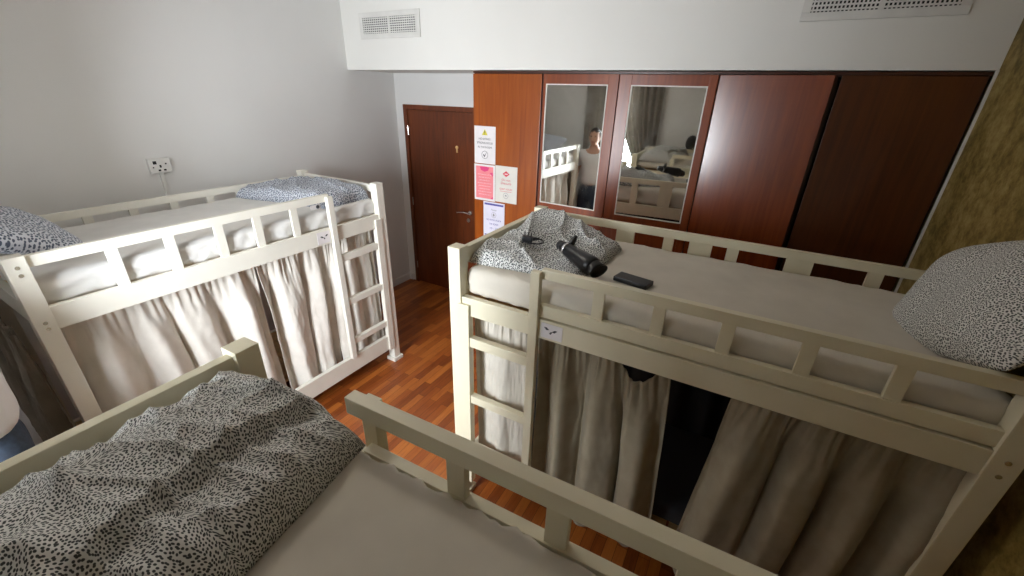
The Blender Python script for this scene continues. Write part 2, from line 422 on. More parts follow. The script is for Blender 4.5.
def pillow(label, W, H, T, mat, mtx, seed, group='dotted pillows', n=56):
    bm = bmesh.new(); uvl = bm.loops.layers.uv.new('UVMap'); uvs = {}
    g = [{}, {}]
    for i in range(n+1):
        for j in range(n+1):
            s, t = 2*i/n-1, 2*j/n-1
            cr = 1-.075*(s*t)**4; x = W/2*s*cr*(1-.02*(1-t*t)*abs(s)**3); y = H/2*t*cr*(1-.02*(1-s*s)*abs(t)**3)
            e = (max(0, 1-abs(s)**2.6)*max(0, 1-abs(t)**2.6))**.62
            for k, sg in ((0, 1), (1, -1)):
                if k and (i in (0, n) or j in (0, n)): g[1][i, j] = g[0][i, j]; continue
                z = sg*T/2*e + (.018*fbm((x, y, sg), 5, seed)+.009*fbm((x, y, sg), 12, seed)+.010*ridge((x, y), .7, 5, seed+sg))*e
                v = bm.verts.new((x, y, z)); g[k][i, j] = v; uvs[v] = (x+1, y+1)
    for i in range(n):
        for j in range(n):
            for k in (0, 1):
                vs = []
                for q in ((i, j), (i+1, j), (i+1, j+1), (i, j+1)):
                    if g[k][q] not in vs: vs.append(g[k][q])
                try: f = bm.faces.new(vs)
                except ValueError: continue
                for l in f.loops: l[uvl].uv = uvs[l.vert]
    o = finish('pillow', bm, mat, None, True); o.matrix_world = mtx
    return tag(o, label, 'pillow', group)
def pose(F, ctr, ax, ay):
    """pillow axes: ax along its width, ay along its height, both in u,v,z"""
    o = F.world(0, 0, 0); X = (F.world(*ax)-o).normalized(); Y = (F.world(*ay)-o).normalized(); Z = X.cross(Y).normalized(); Y = Z.cross(X)
    m = Matrix((X, Y, Z)).transposed().to_4x4(); m.translation = F.world(*ctr); return m
pillow('large grey dotted pillow propped against the ochre right wall', .80, .48, .19, M['dots'],
       pose(FB, (1.98, .435, 1.742), (-.12, 1, -.38), (.36, .12, .84)), 3)
pillow('blue-grey dotted pillow on the near end of the white bunk at left edge', .70, .46, .17, M['dots_blue'],
       pose(FA, (1.94, .58, 1.665), (.0, 1, .05), (1, 0, .45)), 8)

# ------------------------------------------------------------------ bed curtains
def drape(F, name, label, top, bot, v0, ztop, zbot, nf, amp, mat, seed, group, axis='u', ruffle=.006, nx=150, ny=46, sag=None, cat='curtain'):
    bm = bmesh.new(); vs = {}
    for i in range(nx+1):
        for j in range(ny+1):
            s, t = i/nx, j/ny
            a = top[0]+(top[1]-top[0])*s; b = bot[0]+(bot[1]-bot[0])*s
            u = a+(b-a)*(t**.8); zt = ztop-(sag(s) if sag else 0); z = zt+(zbot-zt)*t
            ph = nf*2*math.pi*s+1.8*noise.noise(Vector((s*3.1, seed, t*.7)))
            k = sm(0, .35, t)
            f = amp*(.25+.75*k)*(math.sin(ph)+.22*math.sin(2.3*ph+seed+t))+amp*.4*noise.noise(Vector((s*7, t*2.5, seed+4)))
            f += ruffle*(1-sm(.02, .22, t))*math.sin(nf*5.3*2*math.pi*s+3*noise.noise(Vector((s*20, seed, 0))))
            f += .006*noise.noise(Vector((s*16, t*10, seed)))+.004*noise.noise(Vector((s*34, t*30, seed)))
            u += .35*amp*math.cos(ph)*k
            w = v0+f
            vs[i, j] = bm.verts.new((u, w, z) if axis == 'u' else (w, u, z))
    for i in range(nx):
        for j in range(ny): bm.faces.new([vs[i, j], vs[i+1, j], vs[i+1, j+1], vs[i, j+1]])
    c = ((top[0]+top[1])/2, v0, zbot) if axis == 'u' else (v0, (top[0]+top[1])/2, zbot)
    if F: o = place(F, bm, name, mat, c)
    else: o = finish(name, bm, mat, None, True, loc=c)
    s = o.modifiers.new('thickness', 'SOLIDIFY'); s.thickness = .003; s.offset = 0
    return tag(o, label, cat, group)
G = 'linen curtains hung round the lower bunks'
drape(FA, 'bed_curtain', 'linen bed curtain, left panel below the white bunk side rail', (1.07, 2.0), (1.02, 1.98), .105, 1.315, .22, 4.2, .048, M['linen_lit'], 1, G)
drape(FA, 'bed_curtain', 'linen bed curtain, middle panel beside the white bunk ladder', (.50, 1.06), (.53, 1.04), .105, 1.315, .22, 2.7, .048, M['linen_lit'], 2, G)
drape(FA, 'bed_curtain', 'linen bed curtain behind the rungs of the white ladder', (.09, .52), (.075, .54), .10, 1.315, .22, 3, .03, M['linen_lit'], 3, G)
drape(FA, 'bed_curtain', 'dark brown bed curtain over the near end of the white bunk', (.06, .95), (.05, .96), BL+.055, 1.32, .12, 5, .036, M['drape_brown'], 4, G, 'v')
drape(FB, 'bed_curtain', 'pale linen bed curtain behind the rungs of the cream ladder', (.095, .475), (.10, .47), .085, 1.315, .21, 1.6, .020, M['linen_pale'], 5, G, ruffle=.006)
drape(FB, 'bed_curtain', 'beige bed curtain with sagging hem right of the cream ladder', (.478, 1.085), (.465, 1.17), .082, 1.314, .20, 3.3, .052, M['linen'], 6, G,
      sag=lambda s: .105*math.sin(math.pi*max(0, min(1, (s-.60)/.37)))**1.1)
drape(FB, 'bed_curtain', 'beige bed curtain with slanting left edge beneath the propped pillow', (1.335, 2.02), (1.25, 2.01), .082, 1.314, .17, 3.8, .052, M['linen'], 7, G)

drape(FB, 'bed_curtain', 'dark sheet added for the shadow at the wardrobe side of the lower bunk', (.09, 1.99), (.09, 1.99), .90, 1.30, .30, 9, .02, M['bunk_shadow'], 9, G)  # added curtain-shaped sheet, its near-black colour stands for shadow in the gap
# lower mattress coloured near-black, painting the shadow between the two beige curtains
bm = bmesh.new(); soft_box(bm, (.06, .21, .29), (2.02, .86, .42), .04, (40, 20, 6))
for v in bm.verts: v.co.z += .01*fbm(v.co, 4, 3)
tag(place(FB, bm, 'mattress', M['bunk_shadow'], (1.04, .5, .292)), 'lower mattress painted near-black for the shadow between two beige curtains', 'mattress')

# ------------------------------------------------------------------ things on the bunk
def hair_dryer():
    root = empty('hair_dryer', FB.world(.562, .27, 1.655), FB.r)
    tag(root, 'black hair dryer with flat nozzle lying on the grey dotted duvet', 'hair dryer')
    ax = Vector((.262, -.115, -.055)).normalized()   # towards the nozzle
    m = ax.to_track_quat('Z', 'Y').to_matrix().to_4x4()
    def lathe(name, prof, mat, flat=None):
        bm = bmesh.new(); n = 24; rings = []
        for z, r in prof:
            rings.append([bm.verts.new((r*math.cos(2*math.pi*i/n), r*math.sin(2*math.pi*i/n)*(flat(z) if flat else 1), z)) for i in range(n)])
        for a, b in zip(rings, rings[1:]):
            for i in range(n): bm.faces.new([a[i], a[(i+1) % n], b[(i+1) % n], b[i]])
        bm.faces.new(rings[0]); bm.faces.new(rings[-1])
        bmesh.ops.transform(bm, matrix=m, verts=bm.verts)
        return finish(name, bm, mat, root, True)
    lathe('barrel', [(-.115, .018), (-.113, .024), (-.095, .029), (-.06, .033), (.02, .041), (.07, .046), (.10, .047), (.108, .040)], M['black_plastic'])
    lathe('rear_grille', [(-.132, .018), (-.131, .022), (-.117, .024), (-.112, .022)], M['soft_black'])
    lathe('nozzle', [(.10, .040), (.112, .042), (.128, .050), (.146, .056), (.144, .052), (.115, .036)], M['black_plastic'], lambda z: 1-.45*sm(.10, .14, z))
    b = lathe('ring', [(-.085, .0305), (-.084, .0325), (-.072, .0335), (-.071, .0315)], M['silver']); b['label'] = 'silver ring round the rear of the barrel'
    bm = bmesh.new(); up = Vector((.25, .55, .75)).normalized(); base = ax*-.07+up*.03
    cyl(bm, base, base+up*.035, .017, .014, 14); cyl(bm, base+up*.03, base+up*.05, .011, .009, 12)
    finish('handle', bm, M['black_plastic'], root, False)
    return root
hair_dryer()
def phone():
    bm = bmesh.new(); soft = (-.082, -.04, 0), (.082, .04, .022); add_box(bm, *soft, .005)
    root = finish('phone', bm, M['black_plastic']); w = FB.world(.828, .315, 1.566); root.location = w; root.rotation_euler = (0, 0, FB.r-.20)
    tag(root, 'dark rectangular phone lying on the off-white mattress beside the hair dryer', 'phone')
    box('screen', (-.074, -.033, .0215), (.074, .033, .0228), M['soft_black'], root, .0)
phone()
def plug():
    bm = bmesh.new(); add_box(bm, (-.03, -.018, 0), (.028, .018, .026), .006); cyl(bm, (.02, 0, .015), (.06, .01, .02), .009, .006)
    root = finish('power_plug', bm, M['black_plastic']); root.location = FB.world(.25, .355, 1.650); root.rotation_euler = (0, .1, .3)
    tag(root, 'small black plug with pins lying on the heaped grey duvet', 'plug')
    for dx in (-.018, .0, .016):
        bm = bmesh.new(); add_box(bm, (dx-.003, -.004, .024), (dx+.003, .004, .045), .001); finish('pin', bm, M['soft_black'], root)
    bm = bmesh.new()
    pts = [Vector((.055, .009, .018)), Vector((.075, .02, .012)), Vector((.085, .0, .006)), Vector((.06, -.03, .004)), Vector((.02, -.035, .003)), Vector((-.02, -.03, .004))]
    for a, b in zip(pts, pts[1:]): cyl(bm, a, b, .004, None, 8)
    finish('cord', bm, M['black_plastic'], root)
plug()

# ------------------------------------------------------------------ the room
T = .12
struct(box('floor', (XL-T, YB-T, -.1), (XR+T, YD+T, 0), M['floor'], None, 0))
struct(box('ceiling', (XL-T, YB-T, ZC), (XR+T, YD+T, ZC+.1), M['ceiling'], None, 0))
struct(box('wall_left', (XL-T, YB-T, 0), (XL, YD+T, ZC), M['wall'], None, 0))
struct(box('wall_right', (XR, YB-T, 0), (XR+T, YD+T, ZC), M['ochre'], None, 0))
struct(box('wall_bulkhead', (XL, YW, ZS), (XR, YD, ZC), M['bulkhead'], None, 0))
# door wall with an opening
DX0, DX1, DZ = -3.66, -2.66, 2.205
bm = bmesh.new()
add_box(bm, (XL, YD, 0), (DX0, YD+T, ZS), 0); add_box(bm, (DX1, YD, 0), (XR, YD+T, ZS), 0); add_box(bm, (DX0, YD, DZ), (DX1, YD+T, ZS), 0)
struct(finish('wall_rear', bm, M['wall']))
# window wall with an opening
WX0, WX1, WZ0, WZ1 = -2.85, -1.38, .90, 2.50
bm = bmesh.new()
add_box(bm, (XL, YB-T, 0), (WX0, YB, ZC), 0); add_box(bm, (WX1, YB-T, 0), (XR, YB, ZC), 0)
add_box(bm, (WX0, YB-T, 0), (WX1, YB, WZ0), 0); add_box(bm, (WX0, YB-T, WZ1), (WX1, YB, ZC), 0)
struct(finish('wall_front', bm, M['wall']))
w = empty('window_1', ((WX0+WX1)/2, YB-.06, WZ0)); struct(w)
hw = (WX1-WX0)/2; hz = WZ1-WZ0
bm = bmesh.new()
add_box(bm, (-hw, -.03, 0), (hw, .03, .05), .003); add_box(bm, (-hw, -.03, hz-.05), (hw, .03, hz), .003)
for x in (-hw, hw-.05): add_box(bm, (x, -.03, .05), (x+.05, .03, hz-.05), .003)
add_box(bm, (-.025, -.028, .05), (.025, .028, hz-.05), .003)
finish('window_frame', bm, M['white_plastic'], w)
for a, b in ((-hw+.05, -.025), (.025, hw-.05)): box('pane', (a, -.004, .05), (b, .004, hz-.05), M['pane'], w, 0)
box('window_sill', (-hw-.04, .06, -.04), (hw+.04, .13, -.004), M['white_plastic'], w)
# baseboards
struct(box('baseboard_left', (XL, FA.y+.06, 0), (XL+.015, YD, .09), M['wall'], None, .003))
struct(box('baseboard_rear', (XL+.015, YD-.015, 0), (DX0-.045, YD, .09), M['wall'], None, .003))
struct(box('trim_1', (XR-.012, YW-.008, 0), (XR, YW+.004, ZS), M['bulkhead'], None, 0))

# door
d = empty('door_1', ((DX0+DX1)/2, YD, 0)); struct(d); hd = (DX1-DX0)/2
bm = bmesh.new(); add_box(bm, (-hd, -.012, 0), (-hd+.05, .10, DZ), .003); add_box(bm, (hd-.05, -.012, 0), (hd, .10, DZ), .003); add_box(bm, (-hd+.05, -.012, DZ-.05), (hd-.05, .10, DZ), .003)
add_box(bm, (-hd+.035, .047, 0), (hd-.035, .062, DZ-.035), .0)  # unseen backing panel added to block light leaking round the leaf
finish('door_frame', bm, M['door_wood'], d)
box('door_leaf', (-hd+.053, .004, .008), (hd-.053, .045, DZ-.053), M['door_wood'], d, .003)
for z in (1.93, 1.1, .25):
    bm = bmesh.new(); cyl(bm, (-hd+.052, -.008, z-.05), (-hd+.052, -.008, z+.05), .008); finish('hinge', bm, M['chrome'], d)
bm = bmesh.new(); hx = .408
cyl(bm, (hx, .004, 1.075), (hx, -.008, 1.075), .026, None, 20); cyl(bm, (hx, -.004, 1.075), (hx, -.05, 1.075), .010)
cyl(bm, (hx, -.046, 1.075), (hx-.06, -.05, 1.082), .010, .009); cyl(bm, (hx-.06, -.05, 1.082), (hx-.16, -.045, 1.066), .009, .007)
finish('door_handle', bm, M['chrome'], d)
bm = bmesh.new(); cyl(bm, (hx-.02, .004, .985), (hx-.02, -.010, .985), .024, None, 20); finish('lock_plate', bm, M['chrome'], d)
bm = bmesh.new(); cyl(bm, (.245, .004, 1.79), (.245, -.008, 1.79), .018, None, 16); add_box(bm, (.235, -.006, 1.735), (.255, .004, 1.785), .002)
finish('hook', bm, M['plywood'], d)

# wardrobe
SWING = (-.036, .045)                   # the mirrored doors do not quite shut
WX = [-2.252, -1.598, -.978, -.330, .296, .944]
r = empty('wardrobe', ((WX[0]+WX[-1])/2, YW, 0)); cx = (WX[0]+WX[-1])/2
tag(r, 'long red-brown built-in wardrobe with two mirrored doors under the white bulkhead', 'wardrobe')
bm = bmesh.new()
add_box(bm, (WX[0]-cx, .022, 0), (WX[0]-cx+.02, YD-YW-.004, 2.51), .002); add_box(bm, (WX[-1]-cx-.02, .022, 0), (WX[-1]-cx, YD-YW-.004, 2.51), .002)
add_box(bm, (WX[0]-cx+.02, .022, 2.485), (WX[-1]-cx-.02, YD-YW-.004, 2.51), .002); add_box(bm, (WX[0]-cx+.02, .022, 0), (WX[-1]-cx-.02, YD-YW-.004, .07), .002)
add_box(bm, (WX[0]-cx+.02, YD-YW-.02, .07), (WX[-1]-cx-.02, YD-YW-.004, 2.485), .0)
for x in WX[1:-1]: add_box(bm, (x-cx-.01, .022, .07), (x-cx+.01, YD-YW-.02, 2.485), .001)
finish('carcass', bm, M['robe_dark'], r)
box('top_trim', (WX[0]-cx, .0, 2.497), (WX[-1]-cx, .022, 2.512), M['robe_dark'], r, .002)
for i in range(5):
    a, b = WX[i]-cx+(0, .012, .004, .004, .022)[i], WX[i+1]-cx-(.004, .004, .004, .012, .012)[i]
    if i in (1, 2):
        m0, m1 = ((-1.562, -1.058), (-.888, -.386))[i-1]; m0 -= cx; m1 -= cx; z0, z1 = 1.495, 2.425
        bm = bmesh.new()
        add_box(bm, (a, 0, .08), (m0, .02, 2.492), .002); add_box(bm, (m1, 0, .08), (b, .02, 2.492), .002)
        add_box(bm, (m0, 0, .08), (m1, .02, z0), .002); add_box(bm, (m0, 0, z1), (m1, .02, 2.492), .002)
        dr = finish('door', bm, M['frame_wood'], r)
        hinge = a if i == 1 else b; sw = SWING[i-1]
        dr.matrix_local = Matrix.Translation((hinge, 0, 0)) @ Matrix.Rotation(sw, 4, 'Z') @ Matrix.Translation((-hinge, 0, 0))
        box('mirror', (m0-.003, .003, z0-.003), (m1+.003, .019, z1+.003), M['mirror'], dr, .0)
        bm = bmesh.new(); e = .008
        for q in (((m0, z0), (m1, z0+e)), ((m0, z1-e), (m1, z1)), ((m0, z0+e), (m0+e, z1-e)), ((m1-e, z0+e), (m1, z1-e))):
            add_box(bm, (q[0][0], -.001, q[0][1]), (q[1][0], .004, q[1][1]), .0)
        t = finish('mirror_edge', bm, M['paper_grey'], dr); t['label'] = 'worn pale edge strip round the mirror'
    else:
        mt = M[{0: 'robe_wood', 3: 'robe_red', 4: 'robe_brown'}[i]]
        dr = box('door', (a, 0, .08), (b, .02, 2.492), mt, r, .002)
        if i == 3: dr.matrix_local = Matrix.Translation((a, 0, 0)) @ Matrix.Rotation(-.10, 4, 'Z') @ Matrix.Translation((-a, 0, 0))
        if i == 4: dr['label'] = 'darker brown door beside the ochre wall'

# notices on the wardrobe's first door
def disc_ring(bm, c, r0, r1, y, n=24):
    a = [bm.verts.new((c[0]+r0*math.cos(2*math.pi*i/n), y, c[1]+r0*math.sin(2*math.pi*i/n))) for i in range(n)]
    b = [bm.verts.new((c[0]+r1*math.cos(2*math.pi*i/n), y, c[1]+r1*math.sin(2*math.pi*i/n))) for i in range(n)]
    for i in range(n): bm.faces.new([a[i], a[(i+1) % n], b[(i+1) % n], b[i]])
def poly(bm, pts, y): bm.faces.new([bm.verts.new((x, y, z)) for x, z in pts])
def text(parent, s, x, z, size, mat, y=-.0022, width=None, name='printed_text'):
    cu = bpy.data.curves.new(name, 'FONT'); cu.body = s; cu.size = size; cu.align_x = 'CENTER'; cu.align_y = 'CENTER'; cu.extrude = .0002
    tmp = bpy.data.objects.new(name, cu); C.objects.link(tmp)
    bpy.context.view_layer.update()
    me = bpy.data.meshes.new_from_object(tmp.evaluated_get(bpy.context.evaluated_depsgraph_get()))
    bpy.data.objects.remove(tmp); bpy.data.curves.remove(cu)
    xs = [v.co.x for v in me.vertices]; k = (width/(max(xs)-min(xs))) if width and xs else 1
    me.transform(Matrix.Translation((x, y, z)) @ Matrix.Rotation(math.pi/2, 4, 'X') @ Matrix.Diagonal((k, 1, 1, 1)))
    me.materials.clear(); me.materials.append(mat)
    return link_mesh(name, me, None, parent)
def sheet(label, x0, x1, z0, z1, mat, tilt=0, y=YW-.0016):
    w, h = (x1-x0)/2, (z1-z0)/2
    bm = bmesh.new(); add_box(bm, (-w, -.0012, -h), (w, .0012, h), 0)
    o = finish('notice_sheet', bm, mat); o.location = ((x0+x1)/2, y, (z0+z1)/2); o.rotation_euler = (0, tilt, 0)
    return tag(o, label, 'notice', 'notices taped to the wardrobe panel'), w, h
s, w, h = sheet('white notice with yellow warning triangle and tick, uppermost on the wardrobe', -2.243, -2.021, 1.765, 2.083, M['paper'])
bm = bmesh.new(); poly(bm, [(-.03, .085), (.03, .085), (0, .135)], -.0018); finish('warning_triangle', bm, M['yellow_ink'], s)
bm = bmesh.new(); poly(bm, [(-.003, .10), (.003, .10), (.004, .122), (-.004, .122)], -.0022); poly(bm, [(-.003, .090), (.003, .090), (.003, .096), (-.003, .096)], -.0022); finish('exclamation_mark', bm, M['black_ink'], s)
text(s, 'NO EATING !', 0, .052, .024, M['black_ink'], width=.125); text(s, 'STRONG FOOD', 0, .018, .024, M['black_ink'], width=.165); text(s, 'IN THE ROOM', 0, -.018, .022, M['black_ink'], width=.145)
bm = bmesh.new(); disc_ring(bm, (0, -.082), .031, .034, -.0018); finish('circle', bm, M['black_ink'], s)
bm = bmesh.new(); poly(bm, [(-.02, -.08), (-.010, -.076), (-.004, -.089), (.022, -.055), (-.004, -.105)], -.0018); finish('tick', bm, M['black_ink'], s)
s, w, h = sheet('bright pink notice with a darker heading, left of the red diamond notice', -2.247, -2.023, 1.43, 1.757, M['paper'])
bm = bmesh.new(); poly(bm, [(-w+.018, -h+.02), (w-.018, -h+.02), (w-.018, h-.016), (-w+.018, h-.016)], -.0016); finish('pink_panel', bm, M['pink'], s)
bm = bmesh.new(); poly(bm, [(-.05, h-.022), (-.04, h-.05), (0, h-.064), (.04, h-.05), (.05, h-.022), (0, h-.017)], -.0019)
finish('heading_shape', bm, M['magenta'], s)
for pts in ([(.055, h-.07), (.088, h-.065), (.088, h-.10)], [(w-.02, -h+.022), (w-.02, -h+.045), (w-.05, -h+.022)]):
    bm = bmesh.new(); poly(bm, pts, -.0019); finish('corner_shape', bm, M['magenta'], s)
for k in range(8): text(s, 'please keep this room tidy'[:26-(k % 3)*3], 0, .075-.026*k, .014, M['pale_pink'], width=.15-.02*(k % 3))
s, w, h = sheet('grey-white notice with red diamond and red lettering, right of pink notice', -2.019, -1.793, 1.438, 1.763, M['paper_grey'])
bm = bmesh.new(); poly(bm, [(-.036, .095), (0, .122), (.036, .095), (0, .070)], -.0018); finish('diamond_mark', bm, M['red_ink'], s)
bm = bmesh.new(); poly(bm, [(-.016, .090), (.016, .090), (.016, .100), (-.016, .100)], -.0021); finish('diamond_bar', bm, M['pale_pink'], s)
text(s, 'Do not', 0, .042, .026, M['red_ink'], width=.09); text(s, 'Disturb', 0, .012, .030, M['red_ink'], width=.105)
text(s, 'QUIET HOURS', 0, -.040, .022, M['red_ink'], width=.13)
bm = bmesh.new(); poly(bm, [(-.06, -.062), (.06, -.062), (.06, -.059), (-.06, -.059)], -.0018); finish('underline', bm, M['red_ink'], s)
bm = bmesh.new(); disc_ring(bm, (0, -.098), .024, .027, -.0018); poly(bm, [(-.01, -.103), (.01, -.103), (.01, -.095), (0, -.088), (-.01, -.095)], -.0018); finish('circle', bm, M['grey_ink'], s)
s, w, h = sheet('lilac-white notice with dark blue bar, lowest of the wardrobe notices', -2.146, -1.915, 1.085, 1.424, M['paper_lilac'], .0, YW-.0042)
bm = bmesh.new(); poly(bm, [(-w+.012, h-.03), (w-.012, h-.03), (w-.012, h-.012), (-w+.012, h-.012)], -.0018); finish('blue_bar', bm, M['blue_ink'], s)
text(s, 'Please', 0, .098, .022, M['grey_ink'], width=.06)
bm = bmesh.new(); disc_ring(bm, (0, .05), .024, .027, -.0018); poly(bm, [(-.012, .042), (.0, .036), (.012, .044), (.002, .066), (-.01, .060)], -.0018); finish('circle', bm, M['grey_ink'], s)
text(s, 'NO SHOES INSIDE', 0, .0, .020, M['blue_ink'], width=.16); text(s, 'THE ROOM', 0, -.040, .024, M['blue_ink'], width=.10); text(s, '10 - 22', 0, -.082, .024, M['blue_ink'], width=.09)
bm = bmesh.new(); poly(bm, [(-w+.012, -h+.012), (w-.06, -h+.012), (w-.06, -h+.024), (-w+.012, -h+.024)], -.0018); finish('blue_bar', bm, M['blue_ink'], s)

# air vents on the bulkhead
def vent(label, x0, x1, z0, z1, rows, bars, angled):
    w, h = (x1-x0)/2, (z1-z0)/2
    root = empty('air_vent', ((x0+x1)/2, YW, (z0+z1)/2)); tag(root, label, 'air vent', 'air vents on the white bulkhead')
    bo = .042
    bm = bmesh.new()
    add_box(bm, (-w, -.014, -h), (w, -.001, -h+bo), .003); add_box(bm, (-w, -.014, h-bo), (w, -.001, h), .003)
    add_box(bm, (-w, -.014, -h+bo), (-w+bo, -.001, h-bo), .003); add_box(bm, (w-bo, -.014, -h+bo), (w, -.001, h-bo), .003)
    add_box(bm, (-.010, -.012, -h+bo), (.010, -.001, h-bo), .001)
    finish('frame', bm, M['vent_paint'], root)
    box('dark_duct', (-w+bo, -.003, -h+bo), (w-bo, -.001, h-bo), M['black_hole'], root, 0)
    ih = 2*(h-bo)
    for k in range(rows):
        z = -h+bo+ih*(k+.5)/rows
        bm = bmesh.new(); hh = ih/rows*(.21 if not angled else .27)
        add_box(bm, (-w+bo, -.011, z-hh), (w-bo, -.006, z+hh), .001); finish('slat', bm, M['vent_paint'], root)
    for k in range(bars):
        x = -w+bo+2*(w-bo)*(k+.5)/bars
        bm = bmesh.new(); add_box(bm, (x-.0042, -.0058, -h+bo), (x+.0042, -.0035, h-bo), 0); finish('upright_bar', bm, M['vent_paint'], root)
vent('white slatted air vent near the left wall above the door recess', -3.525, -2.795, 2.775, 2.985, 7, 26, True)
vent('white gridded air vent cut by the top edge at upper right', .03, .75, 2.766, 3.02, 8, 34, False)

# socket with its conduit
o = empty('wall_socket', (XL, 1.44, 1.808)); tag(o, 'white multi-pin wall socket on the left wall above the white bunk', 'socket')
box('face_plate', (0, -.066, -.05), (.035, .066, .05), M['white_plastic'], o, .006)
for y, z, a, b in ((-.03, .022, .011, .011), (.0, -.005, .006, .009), (-.012, -.032, .008, .006), (.022, -.032, .008, .006), (.036, .01, .005, .005), (-.045, -.01, .004, .004)):
    box('socket_hole', (.0335, y-a, z-b), (.0358, y+a, z+b), M['black_hole'], o, 0)
box('conduit', (0, -.012, -.60), (.018, .012, -.05), M['white_plastic'], o, .004)

# window curtains, rod
cg = 'window curtains'
drape(None, 'window_curtain', 'dark grey-brown curtain hanging behind the standing person', (-2.95, -2.24), (-2.92, -2.30), YB+.095, 2.55, .06, 7, .026, M['drape'], 12, cg)
def tied():
    bm = bmesh.new(); nx, ny = 110, 60; vs = {}
    for i in range(nx+1):
        for j in range(ny+1):
            s, t = i/nx, j/ny; z = 2.55+(.06-2.55)*t
            if z > 1.35: L = -1.73+.39*((2.55-z)/1.2)**1.8
            else: L = -1.34-.12*sm(1.35, .5, z)
            Rr = -1.06-.03*t; x = L+(Rr-L)*s
            ph = 7*2*math.pi*s+1.2*noise.noise(Vector((s*3, t, 3)))
            y = YB+.10+.028*math.sin(ph)+.008*noise.noise(Vector((s*8, t*5, 1)))
            vs[i, j] = bm.verts.new((x, y, z))
    for i in range(nx):
        for j in range(ny): bm.faces.new([vs[i, j], vs[i+1, j], vs[i+1, j+1], vs[i, j+1]])
    o = finish('window_curtain', bm, M['drape'], None, True, loc=(-1.5, YB+.1, .06))
    s = o.modifiers.new('thickness', 'SOLIDIFY'); s.thickness = .003; s.offset = 0
    tag(o, 'grey-brown curtain gathered to one side of the window, in right mirror', 'curtain', cg)
tied()
rod = empty('curtain_rod', (-2.1, YB+.1, 2.575)); tag(rod, 'white curtain rod above the bright window seen in the mirror', 'curtain rod')
bm = bmesh.new(); cyl(bm, (-.95, 0, 0), (.92, 0, 0), .014); finish('rod', bm, M['white_plastic'], rod)
for x in (-.95, .92):
    bm = bmesh.new(); bmesh.ops.create_uvsphere(bm, u_segments=14, v_segments=8, radius=.026, matrix=Matrix.Translation((x, 0, 0))); finish('finial', bm, M['white_plastic'], rod, True)
for x in (-.8, .78): box('bracket', (x-.01, -.1, -.012), (x+.01, .0, -.004), M['white_plastic'], rod, .002)

# dark rounded object of unknown use on the wall, at the right mirror edge
l = empty('wall_object', (-.56, YB, 1.74)); tag(l, 'small dark round object on the white wall, at the right mirror edge', 'wall object')
bm = bmesh.new(); cyl(bm, (0, 0, 0), (0, .02, 0), .05, None, 24); finish('mount', bm, M['soft_black'], l)
bm = bmesh.new(); bmesh.ops.create_uvsphere(bm, u_segments=24, v_segments=16, radius=.095, matrix=Matrix.Translation((0, .085, 0)) @ Matrix.Diagonal((.9, .8, 1.2, 1))); finish('round_body', bm, M['soft_black'], l, True)

# ------------------------------------------------------------------ the person
def skin_mesh(name, verts, edges, radii, root=0, sub=2, extra=None, voxel=None, mat=None, parent=None):
    me = bpy.data.meshes.new(name); me.from_pydata(verts, edges, []); o = bpy.data.objects.new(name, me); C.objects.link(o)
    m = o.modifiers.new('s', 'SKIN'); m.use_smooth_shade = True
    for i, sv in enumerate(me.skin_vertices[0].data):
        rr = radii[i]; sv.radius = rr if isinstance(rr, tuple) else (rr, rr); sv.use_root = (i == root)
    o.modifiers.new('d', 'SUBSURF').levels = sub
    bpy.context.view_layer.update()
    out = bpy.data.meshes.new_from_object(o.evaluated_get(bpy.context.evaluated_depsgraph_get()))
    bpy.data.objects.remove(o)
    if extra or voxel:
        bm = bmesh.new(); bm.from_mesh(out)
        if extra: extra(bm)
        bm.to_mesh(out); bm.free()
    r = link_mesh(name, out, None, parent)
    if voxel:
        rm = r.modifiers.new('v', 'REMESH'); rm.mode = 'VOXEL'; rm.voxel_size = voxel; rm.use_smooth_shade = True
        r.modifiers.new('sm', 'SMOOTH').iterations = 2
        bpy.context.view_layer.update()
        out2 = bpy.data.meshes.new_from_object(r.evaluated_get(bpy.context.evaluated_depsgraph_get()))
        r.modifiers.clear(); r.data = out2
    r.data.materials.clear(); r.data.materials.append(mat)
    for p in r.data.polygons: p.use_smooth = True
    return r
